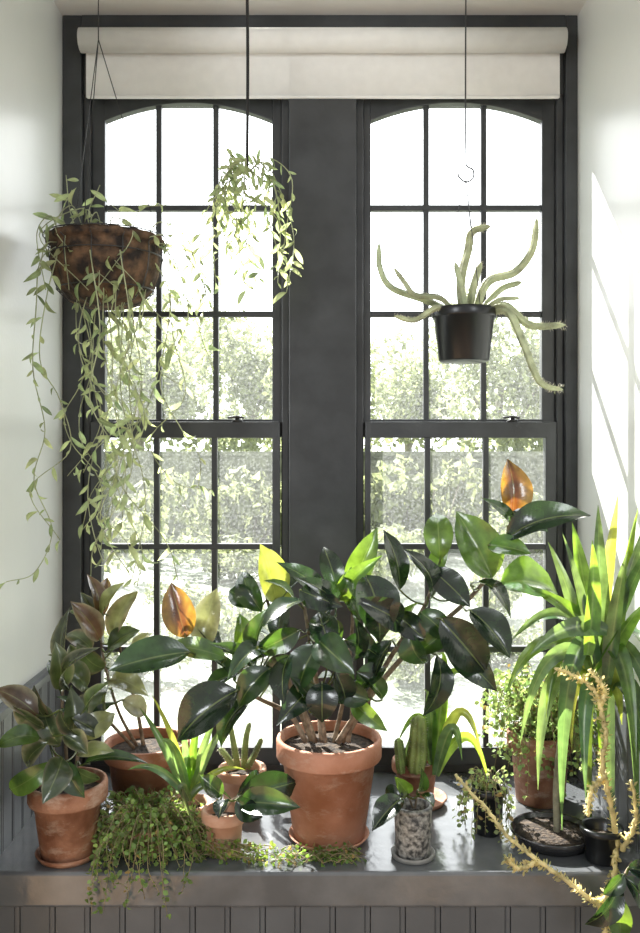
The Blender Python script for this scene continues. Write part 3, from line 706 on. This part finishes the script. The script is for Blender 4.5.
# ================================================================ golden branching plant
c = Vector((.66, -.57, SILL))
e = empty('potted_golden_branching_plant', c, 'crooked cream-yellow branching succulent sprawling from small dark pot', 'potted plant')
pot(e, c, .05, .038, .08, .015, M['black'])
ms = MB(); ml = MB(); cy = ((.66, .55, .26), (.75, .65, .3))
for path in ([(618, 848, 2.0), (610, 800, 1.97), (602, 765, 1.95), (606, 735, 1.95), (600, 705, 1.95), (594, 690, 1.96), (578, 678, 1.97), (556, 668, 1.98)],
             [(600, 705, 1.95), (604, 690, 1.95), (590, 670, 1.96)], [(604, 775, 1.95), (592, 790, 1.95), (588, 815, 1.95)],
             [(616, 850, 2.0), (612, 885, 1.93), (598, 902, 1.9), (572, 884, 1.91), (540, 862, 1.93), (510, 838, 1.98), (484, 806, 2.05), (455, 775, 2.12)],
             [(598, 902, 1.9), (606, 920, 1.9), (602, 950, 1.9)], [(540, 862, 1.93), (518, 868, 1.93), (506, 858, 1.95)], [(622, 850, 1.99), (636, 820, 1.97), (632, 780, 1.96)]):
    P = smoothpath([W(*p) for p in path], 11)
    for p in P:
        if p.z < SILL+.012 and p.y > -.645: p.y = -.648 if p.z < SILL-.01 else p.y; p.z = max(p.z, SILL+.012) if p.y > -.645 else p.z
    P = [p+rv()*.0025 for p in P]
    n_ = len(P); tube(ms, P, .006, sides=10, col=cy[0], trn=cy[1], prof=lambda t: (.0062-.0025*t)*(1+.22*math.sin(t*n_*1.9)))
    for i in range(1, len(P)-1):
        for k in range(5):
            T = (P[i+1]-P[i-1]).normalized(); q = rv(); q = (q-T*q.dot(T)).normalized(); s = R.uniform(.004, .013)
            leaf(ml, P[i]+q*.0045, P[i]+q*(.0045+s)+T*s*.5, s*.5, rv(), 'small', .05, .2, jit(cy[0] if R.random() < .7 else (.35, .38, .16), .25), jit(cy[1], .2), seg=3, cols=2)
put(ms, 'stem', M['stemv'], e); put(ml, 'foliage', M['tiny'], e)
# dark broad-leaved plant in the corner, hanging over the sill edge
c = Vector((.735, -.615, SILL)); c = Vector((.70, -.60, SILL))
e = empty('trailing_dark_leaf_cutting', Vector((.60, -.65, SILL-.05)), 'cutting with dark broad green leaves drooping over the sill edge', 'plant cutting')
ficus(e, [[(632, 862, 1.93), (626, 872, 1.90), (618, 888, 1.885), (612, 900, 1.88)]], [(620, 884, 588, 930, 22, 1.88, 'D', .2, 0), (616, 892, 622, 945, 22, 1.88, 'd', -.2, 0), (624, 876, 648, 912, 22, 1.88, 'D', -.1, 0), (624, 874, 604, 896, 16, 1.87, 'd', .3, 0), (628, 868, 652, 872, 18, 1.89, 'D', 0, 0)], rs=.0035)

# ================================================================ hanging plants
def wireobj(par, paths, r_, mat, name='wire'):
    mb = MB()
    for p in paths: tube(mb, p, r_, sides=8)
    return put(mb, name, mat, par)
VC = ((.26, .30, .16), (.55, .62, .28))
def vine(ml, ms, pix, sp=.036, lz=.046, wr=.28):
    P = smoothpath([W(*p) for p in pix], 7)
    tube(ms, P, .0017, .0011, 5, col=(.33, .35, .2), trn=(.4, .5, .2)); acc = 0; side = 1
    for i in range(1, len(P)):
        acc += (P[i]-P[i-1]).length
        while acc > sp:
            acc -= sp*R.uniform(.7, 1.6); T = (P[i]-P[i-1]).normalized(); q = rv(); q = (q-T*q.dot(T)).normalized(); side = -side
            q.x = abs(q.x)*side
            s = lz*R.uniform(.4, 1.25); dr = (q*.8+T*.5+Vector((0, 0, -.3))).normalized()
            Tp = P[i]+dr*s
            if abs(Tp.x) > HW-.012: Tp.x = math.copysign(HW-.012, Tp.x)
            col = VC[0] if R.random() < .6 else (.06, .10, .05)
            leaf(ml, P[i].copy(), Tp, s*wr, Vector((R.uniform(-.9, .9), -1, R.uniform(-.8, .8))), 'small', R.uniform(-.1, .3), .3, jit(col, .3), jit(VC[1], .25), seg=5, cols=2)
DB = 2.28; c = W(106, 308, DB)
e = empty('hanging_basket_plant', c, 'dark coir hanging basket with long trailing yellow-green vines', 'hanging plant')
mb = MB(); kk = DB/F
prof = [(.0001, 0), (20*kk, .5*kk), (35*kk, 6*kk), (45*kk, 17*kk), (51*kk, 33*kk), (53*kk, 50*kk), (52*kk, 60*kk), (57*kk, 63*kk), (57*kk, 69*kk), (51*kk, 69*kk), (48*kk, 56*kk), (30*kk, 50*kk), (.0001, 51*kk)]
P2 = []
for i in range(len(prof)-1):
    for k in range(3): t = k/3; P2.append((prof[i][0]*(1-t)+prof[i+1][0]*t, prof[i][1]*(1-t)+prof[i+1][1]*t))
P2.append(prof[-1])
lathe(mb, c, P2, 96, wob=lambda a, z: .04*abs(math.sin(a*9))+.02*noise.noise(Vector((math.cos(a)*5, math.sin(a)*5, z*60)))-.02)
put(mb, 'basket', M['coco'], e)
mb = MB(); rim = c.z+66*kk
for k in range(12):
    a = k*math.pi/6; tube(mb, [Vector((c.x+r_*1.06*math.cos(a), c.y+r_*1.06*math.sin(a), c.z+z_)) for r_, z_ in prof[1:8]], .0014, sides=5)
for (r_, z_) in (prof[3], prof[5], prof[8]):
    tube(mb, [Vector((c.x+r_*1.06*math.cos(t*math.pi/16), c.y+r_*1.06*math.sin(t*math.pi/16), c.z+z_)) for t in range(33)], .0018, sides=6)
hook = Vector((c.x-.02, c.y, ZW(90)))
for k in range(3):
    a = k*2.09+.4; tube(mb, [Vector((c.x+56*kk*math.cos(a), c.y+56*kk*math.sin(a), rim)), hook], .0013, sides=5)
tube(mb, [hook, Vector((hook.x, hook.y, CZ))], .0015, sides=6)
put(mb, 'wire_hanger', M['wire'], e)
ml = MB(); ms = MB()
def wander(px0, py0, px1, py1, d0, d1, amp, up=0, n=10):
    pts = []; ph = R.uniform(0, 6); fr = R.uniform(7, 15)
    for i in range(n+1):
        t = i/n; pts.append((px0+(px1-px0)*t+amp*math.sin(ph+t*fr)*min(1, t*1.5), py0+(py1-py0)*t-up*math.sin(min(1, t*2.2)*math.pi)*(1 if t < .46 else 0), d0+(d1-d0)*t))
    return pts
for i in range(17):
    x0 = R.uniform(58, 156); x1 = R.choice([R.uniform(60, 150), R.uniform(90, 150), R.uniform(110, 185)])
    vine(ml, ms, wander(x0, 241, x1, R.choice([R.uniform(350, 460), R.uniform(470, 588), R.uniform(520, 588)]), DB+R.uniform(-.12, .05), DB+R.uniform(-.2, .05), R.uniform(8, 26), up=R.uniform(6, 24)), sp=.046)
for i in range(7):
    x0 = R.uniform(60, 150); vine(ml, ms, [(x0, 244, DB-.05), (x0+R.uniform(-25, 25), 225-R.uniform(0, 25), DB-.1), (x0+R.uniform(-40, 40), 235, DB-.12), (x0+R.uniform(-45, 45), 290, DB-.13)], sp=.055)
for pts in ([(58, 245, 2.2), (40, 262, 2.15), (36, 310, 2.13), (33, 370, 2.1), (45, 430, 2.12), (34, 480, 2.08), (52, 530, 2.1), (35, 572, 2.05), (6, 582, 2.0)],
            [(60, 245, 2.2), (46, 300, 2.15), (40, 360, 2.14), (60, 400, 2.15), (70, 450, 2.18), (30, 490, 2.08), (60, 540, 2.14)],
            [(150, 240, 2.25), (175, 262, 2.2), (188, 320, 2.2), (160, 380, 2.2), (182, 430, 2.2), (200, 458, 2.2), (198, 490, 2.2)],
            [(150, 240, 2.3), (168, 250, 2.3), (172, 330, 2.3), (185, 395, 2.3), (150, 440, 2.3), (175, 482, 2.3), (212, 490, 2.3)],
            [(140, 240, 2.25), (170, 300, 2.25), (150, 400, 2.25), (115, 470, 2.25), (165, 540, 2.25), (178, 580, 2.25)],
            [(145, 240, 2.25), (160, 222, 2.25), (185, 236, 2.25), (200, 270, 2.25), (218, 258, 2.25)], [(150, 242, 2.25), (180, 250, 2.25), (205, 290, 2.25), (200, 330, 2.25), (212, 365, 2.25)],
            [(80, 240, 2.25), (70, 210, 2.25), (66, 175, 2.25)], [(75, 240, 2.2), (62, 215, 2.2), (72, 190, 2.2)], [(110, 240, 2.25), (120, 215, 2.25), (105, 200, 2.25)], [(130, 240, 2.25), (140, 210, 2.25), (166, 205, 2.25)], [(95, 240, 2.2), (88, 215, 2.2), (100, 185, 2.2)],
            [(140, 240, 2.2), (165, 235, 2.2), (185, 250, 2.2), (190, 290, 2.2)], [(60, 242, 2.2), (45, 245, 2.16), (40, 275, 2.14)],
            [(90, 250, 2.1), (100, 330, 2.05), (90, 400, 2.05), (118, 460, 2.05), (100, 520, 2.05), (130, 575, 2.05)], [(120, 250, 2.1), (130, 330, 2.08), (115, 400, 2.08), (125, 480, 2.08), (95, 545, 2.08)]):
    vine(ml, ms, pts)
put(ms, 'stem', M['stemv'], e); put(ml, 'foliage', M['vine'], e)

DC = 2.34; c = W(247, 160, DC)
e = empty('hanging_mistletoe_cactus', c, 'wispy leafy plant hanging from a thick black cord', 'hanging plant')
top = Vector((c.x, c.y, CZ)); mb = MB(); tube(mb, smoothpath([c+Vector((0, 0, -.035)), c.lerp(top, .5)+Vector((.002, 0, 0)), top+Vector((0, 0, -.001))], 6), .0042, sides=8); put(mb, 'cord', M['cord'], e)
ml = MB(); ms = MB()
for i in range(18):
    x1 = R.uniform(212, 290); y1 = R.uniform(215, 312); o = (x1-250)
    vine(ml, ms, [(247+o*.05, 172, DC), (247+o*.5, 160+R.uniform(-2, 12), DC+R.uniform(-.06, .06)), (247+o*.9+R.uniform(-8, 8), 190+R.uniform(-10, 10), DC+R.uniform(-.1, .08)), (x1+R.uniform(-12, 12), (190+y1)/2, DC+R.uniform(-.1, .08)), (x1, y1, DC+R.uniform(-.1, .05))], sp=.025, lz=.042)
for pts in ([(245, 172, DC), (225, 185, DC), (205, 215, DC), (200, 260, DC), (208, 300, DC)], [(248, 165, DC), (270, 158, DC), (292, 180, DC), (286, 230, DC), (282, 260, DC)], [(248, 170, DC), (235, 160, DC), (230, 155, DC)], [(247, 170, DC-.02), (250, 200, DC-.03), (246, 240, DC-.03), (252, 280, DC-.03)]):
    vine(ml, ms, pts, sp=.025, lz=.04)
put(ms, 'stem', M['stemv'], e); put(ml, 'foliage', M['vine'], e)

DP = 2.25; c = W(464, 362, DP); kk = DP/F
e = empty('hanging_cactus_pot', c, 'black plastic hanging pot with sprawling pale green cactus arms', 'hanging plant')
pot(e, c, 32*kk, 25*kk, 53*kk, 10*kk, M['black'], rimout=.003)
z0 = c.z+50*kk; hk = W(466, 180, DP); paths = []
for k in range(3):
    a = k*2.09+.9; paths.append([Vector((c.x+31*kk*math.cos(a), c.y+31*kk*math.sin(a), z0)), hk])
wireobj(e, paths, .0011, M['wire'], 'wire_hanger')
top = Vector((hk.x, hk.y, CZ)); hook = [W(467, 166, DP), W(473, 170, DP), W(473, 178, DP), W(466, 182, DP), W(459, 177, DP), W(458, 172, DP)]
hp = smoothpath([top, W(465.5, 100, DP), W(466, 158, DP)]+hook, 6)
wireobj(e, [hp], .0021, M['wire'], 'hook')
def q_(l): return [(a, b, DP+dd) for a, b, dd in l]
cactus(e, [(q_([(456, 314, 0), (425, 300, -.03), (392, 288, -.05), (380, 268, -.06), (379, 243, -.06)]), .0085), (q_([(462, 314, 0), (461, 280, .02), (468, 250, .03), (472, 232, .02), (491, 226, 0)]), .010),
           (q_([(474, 314, 0), (488, 282, .02), (515, 272, .02), (532, 250, 0), (537, 218, 0)]), .010), (q_([(478, 314, 0), (500, 290, .05), (522, 282, .05)]), .008),
           (q_([(482, 314, 0), (505, 306, -.05), (530, 325, -.08), (566, 325, -.08)]), .0095), (q_([(486, 314, 0), (508, 312, -.06), (524, 345, -.1), (540, 382, -.1), (563, 390, -.08)]), .0095),
           (q_([(448, 314, 0), (436, 308, -.05), (415, 320, -.06), (394, 316, -.06)]), .007), (q_([(456, 314, -.03), (440, 298, -.06), (415, 295, -.08), (405, 283, -.08), (394, 268, -.08)]), .007),
           (q_([(468, 314, 0), (474, 285, -.03), (481, 262, -.03)]), .009), (q_([(466, 314, -.03), (462, 290, -.05), (455, 262, -.05)]), .008), (q_([(480, 314, -.03), (498, 300, -.06), (520, 298, -.06)]), .007)],
       .01, (.36, .40, .24), (.45, .5, .3), ribs=4, sl=.7)

# ================================================================ LIGHT + CAMERA
w = bpy.data.worlds.new('world'); scene.world = w; w.use_nodes = True; N = w.node_tree.nodes; L = w.node_tree.links
bg = N['Background']; tc = N.new('ShaderNodeTexCoord'); sx = N.new('ShaderNodeSeparateXYZ'); L.new(tc.outputs['Generated'], sx.inputs[0])
mr = N.new('ShaderNodeMapRange'); mr.inputs['From Min'].default_value = -.3; mr.inputs['From Max'].default_value = .3; mr.inputs['To Min'].default_value = .7; mr.inputs['To Max'].default_value = 5.2
L.new(sx.outputs['Y'], mr.inputs['Value']); L.new(mr.outputs[0], bg.inputs['Strength'])
mc = N.new('ShaderNodeMix'); mc.data_type = 'RGBA'; mr2 = N.new('ShaderNodeMapRange'); mr2.inputs['From Min'].default_value = -.3; mr2.inputs['From Max'].default_value = .3
L.new(sx.outputs['Y'], mr2.inputs['Value']); L.new(mr2.outputs[0], mc.inputs['Factor']); mc.inputs['A'].default_value = (1, .99, .97, 1); mc.inputs['B'].default_value = (.95, .98, 1, 1)
L.new(mc.outputs['Result'], bg.inputs['Color'])
sl = bpy.data.lights.new('sun', 'SUN'); sl.energy = 26; sl.angle = .008; sl.color = (1, .97, .91)
so = bpy.data.objects.new('sun', sl); scene.collection.objects.link(so); so.location = (-3, 8, 9)
so.rotation_euler = Vector((.54, -1, -1.05)).to_track_quat('-Z', 'Y').to_euler()
for (x, y, z, sx_, sy_, pw) in ((-1.9, -3.2, 2.1, .55, 1.5, 46), (1.7, -3.3, 2.3, .5, 1.3, 26)):  # unseen area lights added for front fill and highlights on the leaves
    al = bpy.data.lights.new('added_fill_light', 'AREA'); al.shape = 'RECTANGLE'; al.size = sx_; al.size_y = sy_; al.energy = pw; al.color = (.93, .97, 1)
    ao = bpy.data.objects.new('added_fill_light', al); scene.collection.objects.link(ao); ao.location = (x, y, z)
    ao.rotation_euler = (Vector((0, -.3, 1.3))-Vector((x, y, z))).to_track_quat('-Z', 'Y').to_euler()
cd = bpy.data.cameras.new('camera'); cam = bpy.data.objects.new('camera', cd); scene.collection.objects.link(cam)
cam.location = (0, CAMY, EYE); cam.rotation_euler = (math.pi/2, 0, 0)
cd.sensor_fit = 'VERTICAL'; cd.sensor_height = 24; cd.lens = F/933*24; cd.shift_y = -16.5/933; cd.clip_start = .05
scene.camera = cam
